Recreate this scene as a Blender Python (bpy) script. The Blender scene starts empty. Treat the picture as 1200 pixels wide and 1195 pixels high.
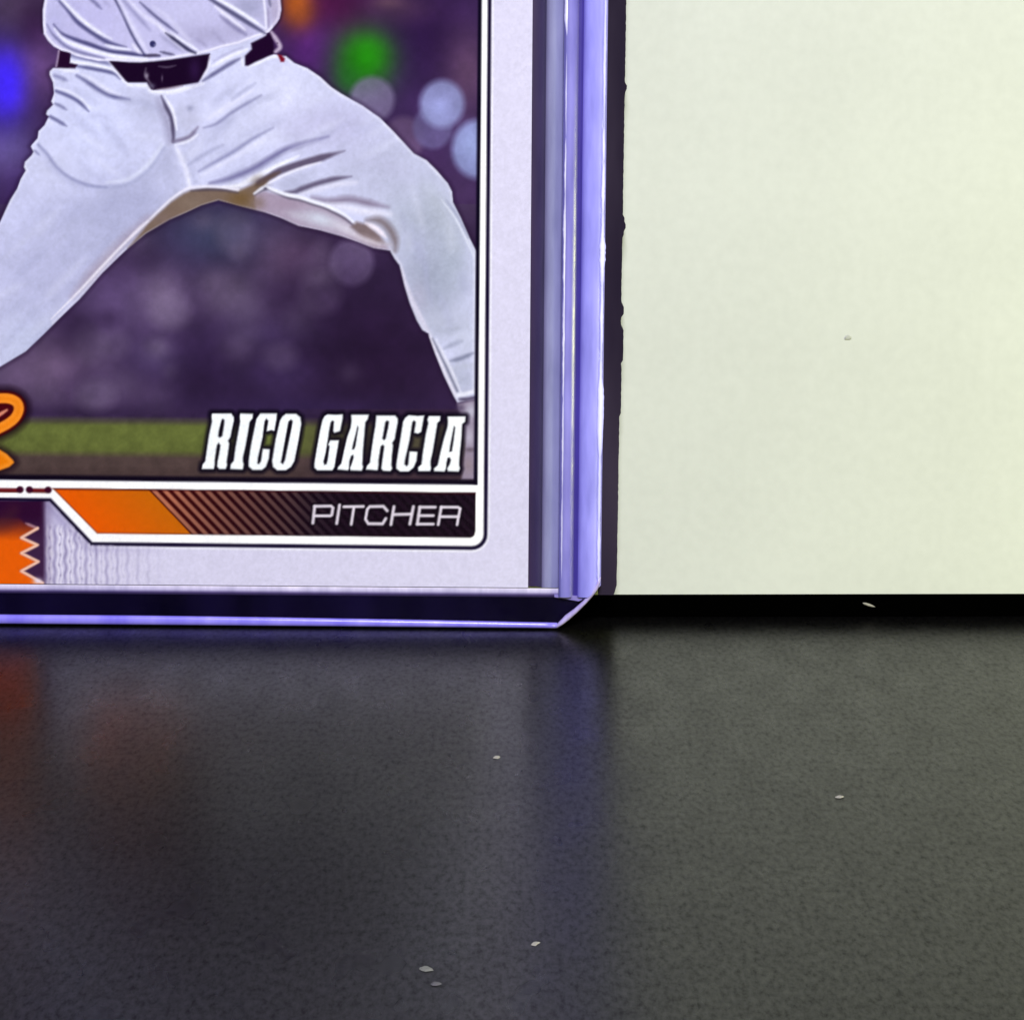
import bpy, bmesh, math, random
import numpy as np
from mathutils import Matrix, Vector

scene = bpy.context.scene
MM = 0.001
# ------------------------------------------------------------------ camera
PITCH, DIST, AIM_Z, ROLL = 12.0, 0.26, 0.01208, 0.374
FPX = 12 * DIST * 1000                       # focal length in 1200-px-wide picture units
_p = math.radians(PITCH)
CAM_POS = np.array([0, -DIST * math.cos(_p), AIM_Z + DIST * math.sin(_p)])
CAM_F = np.array([0, math.cos(_p), -math.sin(_p)])
_r = np.array([1., 0, 0]); _u = np.cross(_r, CAM_F); _a = math.radians(ROLL)
CAM_R = _r * math.cos(_a) + _u * math.sin(_a); CAM_U = -_r * math.sin(_a) + _u * math.cos(_a)
cam_data = bpy.data.cameras.new('camera'); cam = bpy.data.objects.new('camera', cam_data)
scene.collection.objects.link(cam)
cam.matrix_world = Matrix(((CAM_R[0], CAM_U[0], -CAM_F[0], CAM_POS[0]), (CAM_R[1], CAM_U[1], -CAM_F[1], CAM_POS[1]), (CAM_R[2], CAM_U[2], -CAM_F[2], CAM_POS[2]), (0, 0, 0, 1)))
cam_data.sensor_fit = 'HORIZONTAL'; cam_data.sensor_width = 36.0; cam_data.lens = 36.0 * FPX / 1200
cam_data.clip_start = 0.005; cam_data.clip_end = 20
scene.camera = cam
scene.render.resolution_x = 1024; scene.render.resolution_y = 1019

# ------------------------------------------------------------------ room light and lamps
world = bpy.data.worlds.new('World'); scene.world = world; world.use_nodes = True
world.node_tree.nodes['Background'].inputs[0].default_value = (.80, .82, 1.0, 1)
world.node_tree.nodes['Background'].inputs[1].default_value = .05

def area_lamp(name, loc, target, size, power, col):
    L = bpy.data.lights.new(name, 'AREA'); L.shape = 'DISK'; L.size = size; L.energy = power; L.color = col
    o = bpy.data.objects.new(name, L); scene.collection.objects.link(o)
    o.location = loc
    o.rotation_euler = (Vector(target) - Vector(loc)).to_track_quat('-Z', 'Y').to_euler()
    return o
area_lamp('desk_lamp', (.03, -.44, .36), (-.01, 0, .02), .18, 4.25, (.95, .95, 1.0))
area_lamp('warm_lamp', (.19, -.11, .012), (.07, .005, .008), .05, .27, (.95, 1.0, .30))

vs = scene.view_settings
vs.view_transform = 'Standard'; vs.look = 'None'; vs.gamma = 1; vs.exposure = 0; vs.use_curve_mapping = False
scene.render.engine = 'CYCLES'
scene.cycles.transparent_max_bounces = 12
scene.cycles.max_bounces = 5; scene.cycles.diffuse_bounces = 2; scene.cycles.glossy_bounces = 3; scene.cycles.transmission_bounces = 3
scene.cycles.caustics_reflective = False; scene.cycles.caustics_refractive = False

# ------------------------------------------------------------------ helpers
def lin(c): 
    c = np.asarray(c, float) / 255.
    return np.where(c <= .04045, c / 12.92, ((c + .055) / 1.055) ** 2.4)
def rgba(c): v = lin(c); return (float(v[0]), float(v[1]), float(v[2]), 1)
def material(name, col=(128, 128, 128), rough=.5, spec=.5, **kw):
    m = bpy.data.materials.new(name); m.use_nodes = True
    b = m.node_tree.nodes['Principled BSDF']
    b.inputs['Base Color'].default_value = rgba(col); b.inputs['Roughness'].default_value = rough
    b.inputs['Specular IOR Level'].default_value = spec
    for k, v in kw.items(): b.inputs[k.replace('_', ' ')].default_value = v
    return m
def node(m, kind, **inp):
    n = m.node_tree.nodes.new(kind)
    for k, v in inp.items(): n.inputs[k.replace('_', ' ')].default_value = v
    return n
def wire(m, a, b): m.node_tree.links.new(a, b)
def coords(m):
    return m.node_tree.nodes.new('ShaderNodeTexCoord').outputs['Object']
def ramp_node(m, fac, stops):
    r = m.node_tree.nodes.new('ShaderNodeValToRGB'); wire(m, fac, r.inputs[0])
    e = r.color_ramp.elements
    while len(e) < len(stops): e.new(.5)
    for el, (p, c) in zip(e, stops): el.position = p; el.color = c
    return r
def mesh_object(name, verts, faces, mat, parent=None, smooth=False):
    me = bpy.data.meshes.new(name); me.from_pydata([tuple(v) for v in verts], [], faces); me.update()
    bm = bmesh.new(); bm.from_mesh(me); bmesh.ops.recalc_face_normals(bm, faces=bm.faces); bm.to_mesh(me); bm.free()
    if smooth:
        for p in me.polygons: p.use_smooth = True
    o = bpy.data.objects.new(name, me); scene.collection.objects.link(o)
    if mat: me.materials.append(mat)
    if parent: o.parent = parent
    return o
def empty(name, matrix):
    o = bpy.data.objects.new(name, None); scene.collection.objects.link(o); o.empty_display_size = .01; o.matrix_world = matrix
    return o
def tag(o, label=None, category=None, group=None, kind=None):
    for k, v in (('label', label), ('category', category), ('group', group), ('kind', kind)):
        if v: o[k] = v
    return o
def stand(yaw, lean, loc):
    return Matrix.Translation(loc) @ Matrix.Rotation(math.radians(yaw), 4, 'Z') @ Matrix.Rotation(-math.radians(lean), 4, 'X')
def local_at(mat, depth, x, y):
    """where a sight line of the photograph (1200 px wide) meets the plane Y = depth of a standing thing, in mm (across, up)"""
    d = CAM_F + CAM_R * (x - 600) / FPX - CAM_U * (y - 597.5) / FPX
    inv = np.array(mat.inverted())
    c = inv[:3, :3] @ CAM_POS + inv[:3, 3]; e = inv[:3, :3] @ d
    t = (depth * MM - c[1]) / e[1]
    return (c + e * t)[[0, 2]] / MM
def table_at(x, y):
    d = CAM_F + CAM_R * (x - 600) / FPX - CAM_U * (y - 597.5) / FPX
    return CAM_POS + d * (-CAM_POS[2] / d[2])
def picture_of(mat, across, depth, up):
    """1200-px picture position of local points (arrays, mm)"""
    m = np.array(mat); P = np.stack([across, np.full_like(across, depth), up], -1) * MM
    W = P @ m[:3, :3].T + m[:3, 3] - CAM_POS
    z = W @ CAM_F
    return 600 + FPX * (W @ CAM_R) / z, 597.5 - FPX * (W @ CAM_U) / z
def box(x0, x1, y0, y1, z0, z1):
    v = [(x * MM, y * MM, z * MM) for x in (x0, x1) for y in (y0, y1) for z in (z0, z1)]
    return v, [(0, 1, 3, 2), (4, 6, 7, 5), (0, 4, 5, 1), (2, 3, 7, 6), (0, 2, 6, 4), (1, 5, 7, 3)]
def prism(outline, y0, y1):
    """outline (across, up) in mm, extruded in depth"""
    n = len(outline)
    v = [(a * MM, y0 * MM, b * MM) for a, b in outline] + [(a * MM, y1 * MM, b * MM) for a, b in outline]
    return v, [tuple(range(n)), tuple(range(2 * n - 1, n - 1, -1))] + [(i, (i + 1) % n, n + (i + 1) % n, n + i) for i in range(n)]

HOLDER = stand(-.25, 2.0, (0, 0, .00012))
BOARD = stand(2.0, 2.0, (0, .0050, 0))

# ------------------------------------------------------------------ flat print of the card
# The printed picture is drawn as vector shapes (polygons, strokes, soft blobs) on the card's face;
# one sheet unit ("px") is 1/12 mm.  The colours end up as a colour attribute on the card front.
PX0, PY0, PW, PH = -160, -400, 800, 1110

class Sheet:
    def __init__(s):
        s.im = np.zeros((PH, PW, 3)); s.im[:] = (60, 40, 80)
        s.y, s.x = np.mgrid[0:PH, 0:PW].astype(float)
        s.x += PX0; s.y += PY0
    def win(s, x0, y0, x1, y1):
        a = int(max(0, math.floor(x0 - PX0))); b = int(min(PW, math.ceil(x1 - PX0) + 1))
        c = int(max(0, math.floor(y0 - PY0))); d = int(min(PH, math.ceil(y1 - PY0) + 1))
        return slice(c, max(c, d)), slice(a, max(a, b))
    def mix(s, w, a, col):
        a = np.clip(a, 0, 1)[..., None]
        s.im[w] = s.im[w] * (1 - a) + np.asarray(col, float) * a
    def sdf(s, pts, pad=12, holes=()):
        allp = np.array(pts, float)
        w = s.win(allp[:, 0].min() - pad, allp[:, 1].min() - pad, allp[:, 0].max() + pad, allp[:, 1].max() + pad)
        X, Y = s.x[w], s.y[w]
        d2 = np.full(X.shape, 1e12); ins = np.zeros(X.shape, bool)
        for ring in [pts] + list(holes):
            r = np.array(ring, float)
            for (ax, ay), (bx, by) in zip(r, np.roll(r, -1, 0)):
                ex, ey = bx - ax, by - ay
                L = ex * ex + ey * ey
                if L < 1e-9: continue
                t = np.clip(((X - ax) * ex + (Y - ay) * ey) / L, 0, 1)
                d2 = np.minimum(d2, (X - ax - t * ex) ** 2 + (Y - ay - t * ey) ** 2)
                if by != ay:
                    c = (Y >= min(ay, by)) & (Y < max(ay, by))
                    ins ^= c & (X < ax + (Y - ay) * ex / (ey if ey else 1))
        return w, np.where(ins, -1, 1) * np.sqrt(d2)
    def poly(s, pts, col, soft=.8, a=1., holes=()):
        w, d = s.sdf(pts, soft * 2 + 3, holes)
        s.mix(w, a * np.clip(.5 - d / (2 * soft), 0, 1), col)
    def stroke(s, pts, width, col, soft=1., a=1., taper=(.35, .35), curve=True):
        p = spline(pts) if curve and len(pts) > 2 else np.array(pts, float)
        m = width + soft * 2 + 2
        w = s.win(p[:, 0].min() - m, p[:, 1].min() - m, p[:, 0].max() + m, p[:, 1].max() + m)
        X, Y = s.x[w], s.y[w]
        seg = np.hypot(*np.diff(p, axis=0).T); tot = max(seg.sum(), 1e-6); acc = 0
        best = np.full(X.shape, 1e9)
        for i in range(len(p) - 1):
            ax, ay = p[i]; ex, ey = p[i + 1] - p[i]; L = ex * ex + ey * ey
            if L < 1e-9: continue
            t = np.clip(((X - ax) * ex + (Y - ay) * ey) / L, 0, 1)
            g = (acc + t * seg[i]) / tot
            hw = width / 2 * np.minimum(1, np.minimum(taper[0] + g * 4 * (1 - taper[0]), taper[1] + (1 - g) * 4 * (1 - taper[1])))
            best = np.minimum(best, np.hypot(X - ax - t * ex, Y - ay - t * ey) - hw)
            acc += seg[i]
        s.mix(w, a * np.clip(.5 - best / (2 * soft), 0, 1), col)
    def blob(s, cx, cy, rx, ry, col, a=1., rot=0., hard=False, edge=2.):
        k = 1.1 if hard else 2.6
        m = max(rx, ry) * k + 4
        w = s.win(cx - m, cy - m, cx + m, cy + m)
        X, Y = s.x[w] - cx, s.y[w] - cy; c, n = math.cos(rot), math.sin(rot)
        q = np.hypot((X * c + Y * n) / rx, (-X * n + Y * c) / ry)
        s.mix(w, a * (np.clip((1 - q) * min(rx, ry) / (2 * edge) + .5, 0, 1) if hard else np.exp(-q * q * 1.1)), col)

def spline(pts, n=6, closed=False):
    p = np.array(pts, float)
    if closed: e = np.vstack([p[-1], p, p[0], p[1]])
    else: e = np.vstack([2 * p[0] - p[1], p, 2 * p[-1] - p[-2]])
    out = []
    for i in range(1, len(e) - 2):
        a, b, c, d = e[i - 1], e[i], e[i + 1], e[i + 2]
        for t in np.linspace(0, 1, n, endpoint=False):
            out.append(.5 * (2 * b + (c - a) * t + (2 * a - 5 * b + 4 * c - d) * t * t + (3 * b - a - 3 * c + d) * t ** 3))
    if not closed: out.append(e[-2])
    return np.array(out)

def smooth_noise(shape, cell, seed):
    r = np.random.default_rng(seed)
    g = r.random((int(shape[0] / cell) + 3, int(shape[1] / cell) + 3))
    yy = np.arange(shape[0]) / cell; xx = np.arange(shape[1]) / cell
    iy, ix = yy.astype(int), xx.astype(int); fy, fx = yy - iy, xx - ix
    fy = (fy * fy * (3 - 2 * fy))[:, None]; fx = (fx * fx * (3 - 2 * fx))[None]
    A = g[iy][:, ix]; B = g[iy][:, ix + 1]; C_ = g[iy + 1][:, ix]; D_ = g[iy + 1][:, ix + 1]
    return (A * (1 - fx) + B * fx) * (1 - fy) + (C_ * (1 - fx) + D_ * fx) * fy

def off(pts, ox, oy, k): return [(ox + x / k, oy + y / k) for x, y in pts]

R1 = lambda p: off(p, 230, 475, 10)
R2_ = lambda p: off(p, 360, 475, 10)
R3 = lambda p: off(p, 450, 475, 10)
NAME = [
 (R1([(185,95),(410,95),(440,140),(440,180),(415,290),(400,370),(372,415),(385,450),(370,560),(355,660),(360,700),(345,745),(270,745),(245,715),(250,660),(270,560),(285,470),(262,435),(240,470),(215,640),(215,700),(205,745),(65,745),(75,690),(105,655),(125,520),(150,350),(185,190),(180,130)]),
  R1([(305,155),(330,170),(325,240),(305,360),(275,380),(255,360),(265,290),(290,190)])),
 (R1([(515,95),(665,100),(660,150),(625,195),(605,320),(575,480),(545,610),(545,660),(555,690),(545,750),(400,745),(405,690),(440,650),(460,500),(490,330),(515,190),(510,130)]), None),
 (R1([(750,95),(945,95),(940,160),(915,300),(880,290),(825,305),(830,270),(845,180),(820,155),(800,190),(775,380),(720,620),(715,680),(735,690),(760,650),(780,510),(860,515),(850,620),(815,720),(770,755),(660,755),(615,715),(615,650),(640,480),(680,280),(705,160)]), None),
 ([(335,485),(347,485),(352,489),(353,497),(350,515),(345,540),(341,547),(335,551),(325,551),(320,547),(319,540),(323,515),(328,493),(331,488)],
  R1([(1110,165),(1130,185),(1120,250),(1040,640),(1015,690),(990,670),(1000,620),(1080,190)])),
 (R2_([(240,105),(340,110),(415,105),(415,150),(385,300),(320,320),(305,300),(315,190),(295,175),(275,200),(255,300),(245,380),(215,560),(190,660),(200,695),(225,690),(240,640),(262,480),(245,460),(270,410),(370,410),(360,480),(335,620),(320,720),(295,760),(120,760),(85,730),(85,680),(110,520),(150,300),(180,170),(205,125)]), None),
 (R2_([(515,110),(720,110),(710,160),(680,200),(670,330),(655,500),(645,690),(655,720),(640,765),(510,760),(500,735),(520,690),(545,610),(540,580),(515,590),(495,650),(490,735),(480,760),(355,750),(360,725),(400,680),(430,540),(470,370),(510,260),(520,180)]),
  R2_([(590,240),(600,260),(565,480),(550,515),(525,515),(540,440),(570,330)])),
 (R2_([(810,120),(1030,120),(1060,155),(1060,200),(1035,330),(1025,395),(995,440),(1005,470),(990,600),(985,700),(995,740),(975,770),(890,765),(870,740),(875,690),(890,580),(905,480),(885,460),(860,480),(835,640),(835,700),(825,760),(690,750),(700,710),(735,670),(755,520),(780,350),(800,240)]),
  R2_([(935,175),(960,190),(950,260),(920,390),(900,410),(880,390),(895,310),(915,195)])),
 (R3([(290,115),(390,125),(470,120),(460,170),(435,310),(400,330),(355,320),(360,280),(375,195),(350,175),(330,200),(300,400),(245,640),(240,690),(265,715),(285,690),(300,540),(390,545),(380,650),(345,730),(290,775),(190,775),(145,740),(145,690),(165,560),(200,350),(225,190),(250,145)]), None),
 (R3([(525,125),(660,125),(655,180),(625,205),(605,330),(570,540),(545,650),(545,700),(550,740),(540,770),(405,770),(400,725),(440,690),(455,560),(490,340),(520,210),(510,165)]), None),
 (R3([(745,130),(955,130),(950,190),(915,220),(905,400),(885,600),(880,700),(890,740),(875,775),(750,770),(740,740),(770,690),(785,640),(770,610),(745,615),(730,680),(725,740),(710,775),(590,770),(585,740),(630,700),(660,560),(700,400),(745,250),(750,190)]),
  R3([(820,240),(835,260),(815,420),(795,540),(765,545),(775,470),(800,340)])),
]
Q1 = lambda p: off(p, 355, 575, 12)
Q2 = lambda p: off(p, 450, 565, 8.571)
POSITION = [Q1([(140,455),(165,220)]), Q1([(165,218),(395,215),(422,240),(405,340),(385,352),(175,352)]), Q1([(475,460),(515,200)]),
 Q1([(575,225),(850,220)]), Q1([(680,470),(715,240)]), Q1([(1185,280),(1130,218),(940,222),(905,260),(880,400),(920,462),(1120,465),(1165,390)]),
 Q2([(100,245),(70,425)]), Q2([(295,245),(260,420)]), Q2([(95,325),(275,320)]),
 Q2([(360,250),(335,420)]), Q2([(360,250),(515,250)]), Q2([(350,335),(495,335)]), Q2([(335,420),(495,420)]),
 Q2([(575,250),(545,425)]), Q2([(575,250),(740,250),(765,265),(750,340),(735,345),(565,345)]), Q2([(748,345),(735,425)])]

PANTS = [(84,60),(240,50),(312,40),(322,64),(335,66),(345,74),(360,80),(375,90),(388,102),(400,110),(425,124),(445,138),(462,155),(485,180),(500,188),(512,200),(525,215),(530,225),(531,237),(540,255),(551,280),(558,294),
 (560,300),(560,468),(536,472),(532,465),(520,440),(510,415),(503,395),(502,391),(495,387),(488,375),(480,355),(474,335),(470,318),(468,311),(462,303),(457,294),(438,291),(420,284),(400,277),(375,270),(350,265),(330,256),(310,249),(290,244),(278,241),
 (256,235),(236,241),(221,248),(198,258),(171,274),(148,293),(120,320),(93,351),(70,373),(50,393),(30,412),(0,430),(-60,452),(-160,480),
 (-160,440),(-70,358),(-20,290),(0,260),(12,234),(20,221),(24,210),(30,200),(28,196),(29,190),(37,182),(39,178),(36,172),(37,170),(44,162),(45,154),(52,147),(57,137),(54,134),(55,130),(62,123),(60,119),(63,110),(62,97),(58,88),(58,84),(62,80),(70,79),(80,80)]
KHAKI = [(150,291),(173,262),(185,251),(200,237),(215,227),(224,223),(242,221),(260,222),(278,225),(290,219),(307,213),(316,206),(312,216),(306,220),(299,227),(306,232),(304,240),(300,246),(278,241),(256,235),(236,241),(221,248),(198,258),(171,274)]
FLAP = [(299,228),(310,224),(337,231),(352,234),(367,239),(380,243),(393,249),(405,255),(417,265),(440,284),(452,288),(457,293),(438,291),(420,284),(400,277),(375,270),(350,265),(330,256),(310,249),(300,246)]
JERSEY = [(52,0),(50,12),(50,28),(51,40),(56,48),(63,55),(72,60),(81,62),(88,66),(100,69),(115,72),(130,72),(150,73),(165,73.5),(180,72),(200,70),(215,67),(232,64.5),(246,61),(262,56),(280,52),(295,46),(307,42),(316,38),(325,27),(328,22),(330,12),(329,0),
 (335,-90),(350,-200),(330,-260),(200,-290),(60,-260),(30,-200),(44,-90)]

def paint_card():
    s = Sheet(); X, Y = s.x, s.y
    D = (58, 38, 82)
    s.im[:] = D
    B = s.blob
    # blurred ballpark behind the player
    B(20,-150,200,160,(70,52,84),.7); B(450,-180,160,200,(62,36,80),.8)
    B(20,10,48,48,(78,62,86),.8); B(40,35,22,40,(48,22,60),.7); B(45,85,36,36,(104,72,124),.9); B(10,175,34,40,(98,84,142),.9); B(30,225,30,30,(62,40,96),.7)
    B(2,100,27,42,(70,46,250),1.); B(4,100,22,38,(66,40,255),.9); B(-60,150,50,90,(80,60,120),.7)
    B(390,5,60,45,(72,18,62),.9); B(500,35,62,70,(42,20,64),.9); B(365,60,34,34,(84,34,114),.85); B(347,4,20,26,(178,88,34),1.); B(352,16,16,16,(160,80,40),.6)
    B(548,85,30,55,(104,74,104),.75); B(470,10,40,20,(80,55,75),.5); B(455,3,20,8,(110,80,90),.5)
    B(426,72,34,36,(34,132,18),1.); B(432,62,24,22,(36,142,16),.7); B(408,92,16,20,(30,100,30),.6)
    B(480,210,60,60,(78,52,96),.7); B(545,245,30,50,(74,52,92),.8)
    B(473,163,24,26,(100,78,114),.75,0,True,4); B(436,117,26,27,(126,114,152),.75,0,True,4)
    B(507,150,23,25,(100,90,138),.8,0,True,3); B(518,122,26,28,(138,142,192),.9,0,True,4.5); B(516,126,15,15,(152,158,214),.6)
    B(560,175,30,34,(142,150,204),.9,0,True,4.5); B(552,170,16,20,(160,172,226),.7)
    # the dim field seen between the legs
    w = (slice(180 - PY0, 500 - PY0), slice(0, PW)); s.mix(w, .75 * np.clip((Y[w] - 225) / 60, 0, 1), (42, 22, 60))
    B(255,275,75,42,(52,56,92),.95); B(340,300,46,36,(88,60,96),.7); B(140,360,80,56,(90,66,118),.85); B(190,345,30,32,(120,98,138),.8); B(195,368,18,16,(116,94,136),.6)
    B(268,345,36,30,(112,94,128),.8); B(255,330,20,14,(116,98,130),.5); B(290,365,26,20,(100,82,120),.6)
    B(412,308,26,27,(104,82,130),.7,0,True,4); B(60,432,54,36,(116,88,128),.85); B(20,440,40,30,(108,82,124),.7); B(110,470,60,16,(84,62,100),.6)
    B(250,430,90,44,(40,22,62),.7); B(180,420,32,24,(80,60,112),.6); B(430,420,110,80,(34,15,48),.9); B(330,440,50,30,(60,40,92),.5); B(310,390,60,20,(70,50,104),.5)
    B(120,455,46,24,(72,48,96),.6); B(350,480,160,16,(44,26,72),.8); B(150,484,140,9,(46,28,64),.8)
    rgn = random.Random(8)
    for _ in range(70):                                   # soft out-of-focus lights and gaps in the stands
        cx, cy = rgn.uniform(-60, 430), rgn.uniform(255, 470); near = max(0., 1 - abs(cx - 150) / 300)
        lt = rgn.random() < .35 + .35 * near; rr_ = rgn.uniform(9, 26)
        B(cx, cy, rr_, rr_ * rgn.uniform(.7, 1.1), (116, 98, 132) if lt else (36, 18, 52), rgn.uniform(.15, .5) * (.35 + .65 * near), 0, rgn.random() < .25, 7)
    w = s.win(-160, 240, 570, 492); s.im[w] = s.im[w] * .82 + s.im[w].mean(-1, keepdims=True) * .18 + 4
    n1 = smooth_noise(s.im.shape[:2], 26, 3) - .5; n2 = smooth_noise(s.im.shape[:2], 9, 4) - .5
    s.im *= (1 + .16 * n1 + .07 * n2)[..., None]
    # outfield grass, infield dirt
    def band(y0, y1, sf, col, a=1., x1=560):
        w = s.win(-160, y0 - 12, x1, y1 + 12)
        yy = Y[w] - 0.008 * X[w]
        s.mix(w, a * np.clip((yy - y0) / sf + .5, 0, 1) * np.clip((y1 - yy) / sf + .5, 0, 1), col)
    band(492, 600, 12, (96, 104, 52)); band(500, 520, 12, (104, 114, 56), .5); band(531, 640, 9, (80, 64, 62)); band(548, 640, 8, (70, 54, 54), .7)
    w = s.win(340, 480, 560, 566); s.mix(w, np.clip((X[w] - 330) / 160, 0, .55), (56, 38, 56))
    w = s.win(-160, 486, 560, 566); s.im[w] *= (1 + .14 * (smooth_noise(X[w].shape, 9, 9) - .5) + .07 * (smooth_noise(X[w].shape, 2.5, 10) - .5))[..., None]

    # ---- player: trousers
    pp = PANTS
    w, d = s.sdf(pp, 14)
    s.mix(w, .45 * np.clip(1 - d / 6, 0, 1), (26, 8, 36))                      # print halo round the cut-out
    ins = np.zeros(X.shape); ins[w] = np.clip(.5 - d / 1.6, 0, 1)
    keep = s.im.copy()
    s.mix(w, ins[w], (206, 208, 240))
    B(60,330,90,70,(188,188,224),.8); B(30,400,60,40,(196,202,230),.7); B(110,150,60,50,(212,216,250),.9); B(100,250,60,25,(184,186,222),.7); B(160,240,50,40,(170,172,208),.8); B(90,300,70,60,(182,184,218),.6); B(130,270,50,30,(174,176,210),.6,-.9); B(30,330,40,50,(186,188,222),.5); B(200,195,14,30,(172,174,206),.6)
    B(60,190,26,30,(206,208,236),.6); B(-60,390,60,50,(196,196,228),.8)
    B(175,130,22,30,(182,184,214),.6); B(240,180,36,24,(198,200,232),.6); B(222,140,14,16,(188,188,216),.7); B(330,110,50,36,(218,220,248),.8); B(300,150,40,26,(206,208,238),.6)
    B(400,150,52,34,(190,188,224),.8); B(360,150,40,24,(194,192,226),.6); B(450,205,60,40,(182,184,212),.85); B(505,255,32,44,(172,178,198),.9); B(470,260,26,36,(176,182,204),.7); B(345,217,22,10,(178,180,210),.7)
    B(505,330,40,52,(160,166,190),.95); B(530,300,20,46,(168,176,196),.7); B(515,378,30,22,(186,190,214),.8); B(490,348,12,20,(176,174,200),.7); B(545,395,16,26,(190,194,216),.6); B(540,445,20,20,(170,174,198),.8)
    nz = smooth_noise(X.shape, 16, 41) * .6 + smooth_noise(X.shape, 6, 42) * .4 - .5; s.im[w] *= (1 + .07 * nz[w])[..., None]
    rgn = random.Random(12)
    for (x0, y0, x1, y1, cnt, ln, ang, sp) in ((300, 90, 450, 200, 16, 60, -.45, .25), (20, 230, 150, 380, 14, 70, -.85, .2), (470, 230, 550, 400, 12, 46, 1.25, .3), (215, 110, 330, 215, 12, 50, -.55, .2), (80, 110, 180, 210, 8, 46, .5, .4), (-60, 330, 60, 430, 8, 60, -.7, .2)):
        for _ in range(cnt):
            cx, cy, an, L = rgn.uniform(x0, x1), rgn.uniform(y0, y1), ang + rgn.uniform(-sp, sp), ln * rgn.uniform(.5, 1.2)
            c_, s_ = math.cos(an) * L / 2, math.sin(an) * L / 2; dk = rgn.random() < .55
            s.stroke([(cx - c_, cy - s_), (cx + rgn.uniform(-3, 3), cy + rgn.uniform(-3, 3)), (cx + c_, cy + s_)], rgn.uniform(4, 10), (168, 170, 206) if dk else (222, 224, 246), rgn.uniform(3, 6), .3, (.1, .1))
    # rim light just inside the outline
    s.mix(w, .42 * np.exp(-((d + 1.6) / 1.6) ** 2) * (Y[w] < 300) * (.35 + 1.1 * smooth_noise(X.shape, 14, 43)[w]), (240, 240, 252))
    s.mix(w, .45 * np.exp(-((d + 2) / 1.9) ** 2) * (Y[w] >= 300) * (X[w] > 60), (226, 222, 240))
    def st(pts, width, col, soft=1., a=1., taper=(.35, .35), curve=True): s.stroke(pts, width, col, soft * 1.25, a * .93, taper, curve)
    DK, MD, LT, WH = (84, 82, 128), (128, 128, 172), (160, 162, 198), (240, 241, 254)
    # pocket panel
    st([(45,170),(56,182),(66,196),(81,208),(102,217),(125,220)],3.2,(120,122,166),1.6,.8,(.9,.3)); st([(48,176),(62,196),(84,213),(110,222)],7,(176,178,214),4,.6)
    st([(102,217),(125,220),(151,216),(176,198),(193,173)],3,(160,164,200),2,.75,(.6,.6)); st([(125,214),(150,210),(172,194),(190,170)],3.5,(224,228,248),2.2,.85)
    st([(120,226),(150,224),(180,206),(198,180)],9,(178,180,214),5,.65)
    st([(40,176),(46,182)],2.6,MD,1,.8)
    # left hip creases
    st([(64,89),(70,91),(79,95)],4.2,MD,1.6,.85,(.8,.2)); st([(66,107),(81,113),(93,120),(104,131)],4.2,(86,86,134),1.4,.95,(.8,.15))
    st([(66,103),(82,108),(96,117),(106,128)],3,WH,1.4,.7); st([(65,122),(70,124),(78,129)],3.4,(110,110,152),1.3,.85,(.8,.2)); st([(59,137),(68,142),(78,148)],4,(96,96,142),1.3,.9,(.9,.15))
    st([(90,89),(102,96),(117,106),(132,113),(152,117)],5,(92,92,138),1.8,.95,(.4,.2)); st([(96,87),(110,95),(126,106),(140,111)],4,(232,232,252),2,.8)
    st([(140,118),(165,120),(185,128)],6,(170,172,206),3.5,.6)
    st([(85,65),(105,69.5),(129,75)],6.5,(120,120,164),1.4,.9,(.8,.6)); st([(84,73),(106,75.5),(128,81),(134,84)],4.4,WH,1.2,.95,(.8,.5)); st([(88,77.5),(110,81),(132,86),(141,93)],4.2,(84,84,132),1.3,.95,(.4,.3))
    st([(129,72),(137,83),(147,96),(152,99)],4.5,(240,240,255),1.3,.9,(.8,.4)); st([(150,100),(172,101),(178,107),(196,108),(216,104),(238,98)],5,WH,1.8,.95,(.5,.4)); st([(70,82),(80,83),(92,84)],3.4,WH,1.2,.9)
    # fly
    st([(185,118),(192,132),(197,150),(199,165)],9,(150,146,178),4,.75,(.3,.7)); st([(189,113),(195,126),(201,139),(203,156),(203,166)],4.6,(70,62,92),1.4,.95,(.25,.6))
    st([(203,166),(215,163.5),(224,159),(232,149)],4.6,(118,108,138),1.5,.9,(.8,.25)); st([(193,113),(203,131),(207,152)],3.4,(244,244,255),1.3,.9); st([(206,170),(221,165.5),(232,158)],3,(240,240,254),1.3,.85)
    B(223,127,4.2,3.6,(156,158,190),.9); st([(208,130),(216,146),(228,140)],8,(188,190,216),4,.4)
    st([(206,172),(213,185),(219,200),(222,218)],6.5,(236,236,254),2,.9,(.4,.7)); st([(214,180),(222,196),(228,214)],6,(176,178,212),3.5,.6)
    # fan of creases across the hips
    st([(239,150),(254,145),(275,130),(306,112)],3.6,(136,136,176),1.5,.9,(.3,.25)); st([(243,140),(262,128),(296,106)],5,(226,226,250),2,.8); st([(272,117),(284,108),(299,98)],3.4,(160,162,198),1.8,.7)
    st([(252,118),(270,106),(292,90)],5,(186,188,220),3,.5)
    st([(233,201),(254,189),(275,177),(296,163),(320,150)],4,(138,138,180),1.7,.9,(.35,.2)); st([(236,206),(258,194),(282,180),(312,162)],4,(226,226,250),2,.7); st([(221,193),(245,178),(262,170)],4,(160,162,198),2,.75,(.3,.3))
    st([(246,215),(267,210),(290,201),(305,193),(330,178),(352,170),(385,160)],6.5,(110,106,152),2.2,.92,(.35,.05)); st([(240,210),(262,202),(290,188),(320,172)],5,(206,208,240),2.4,.6)
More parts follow.
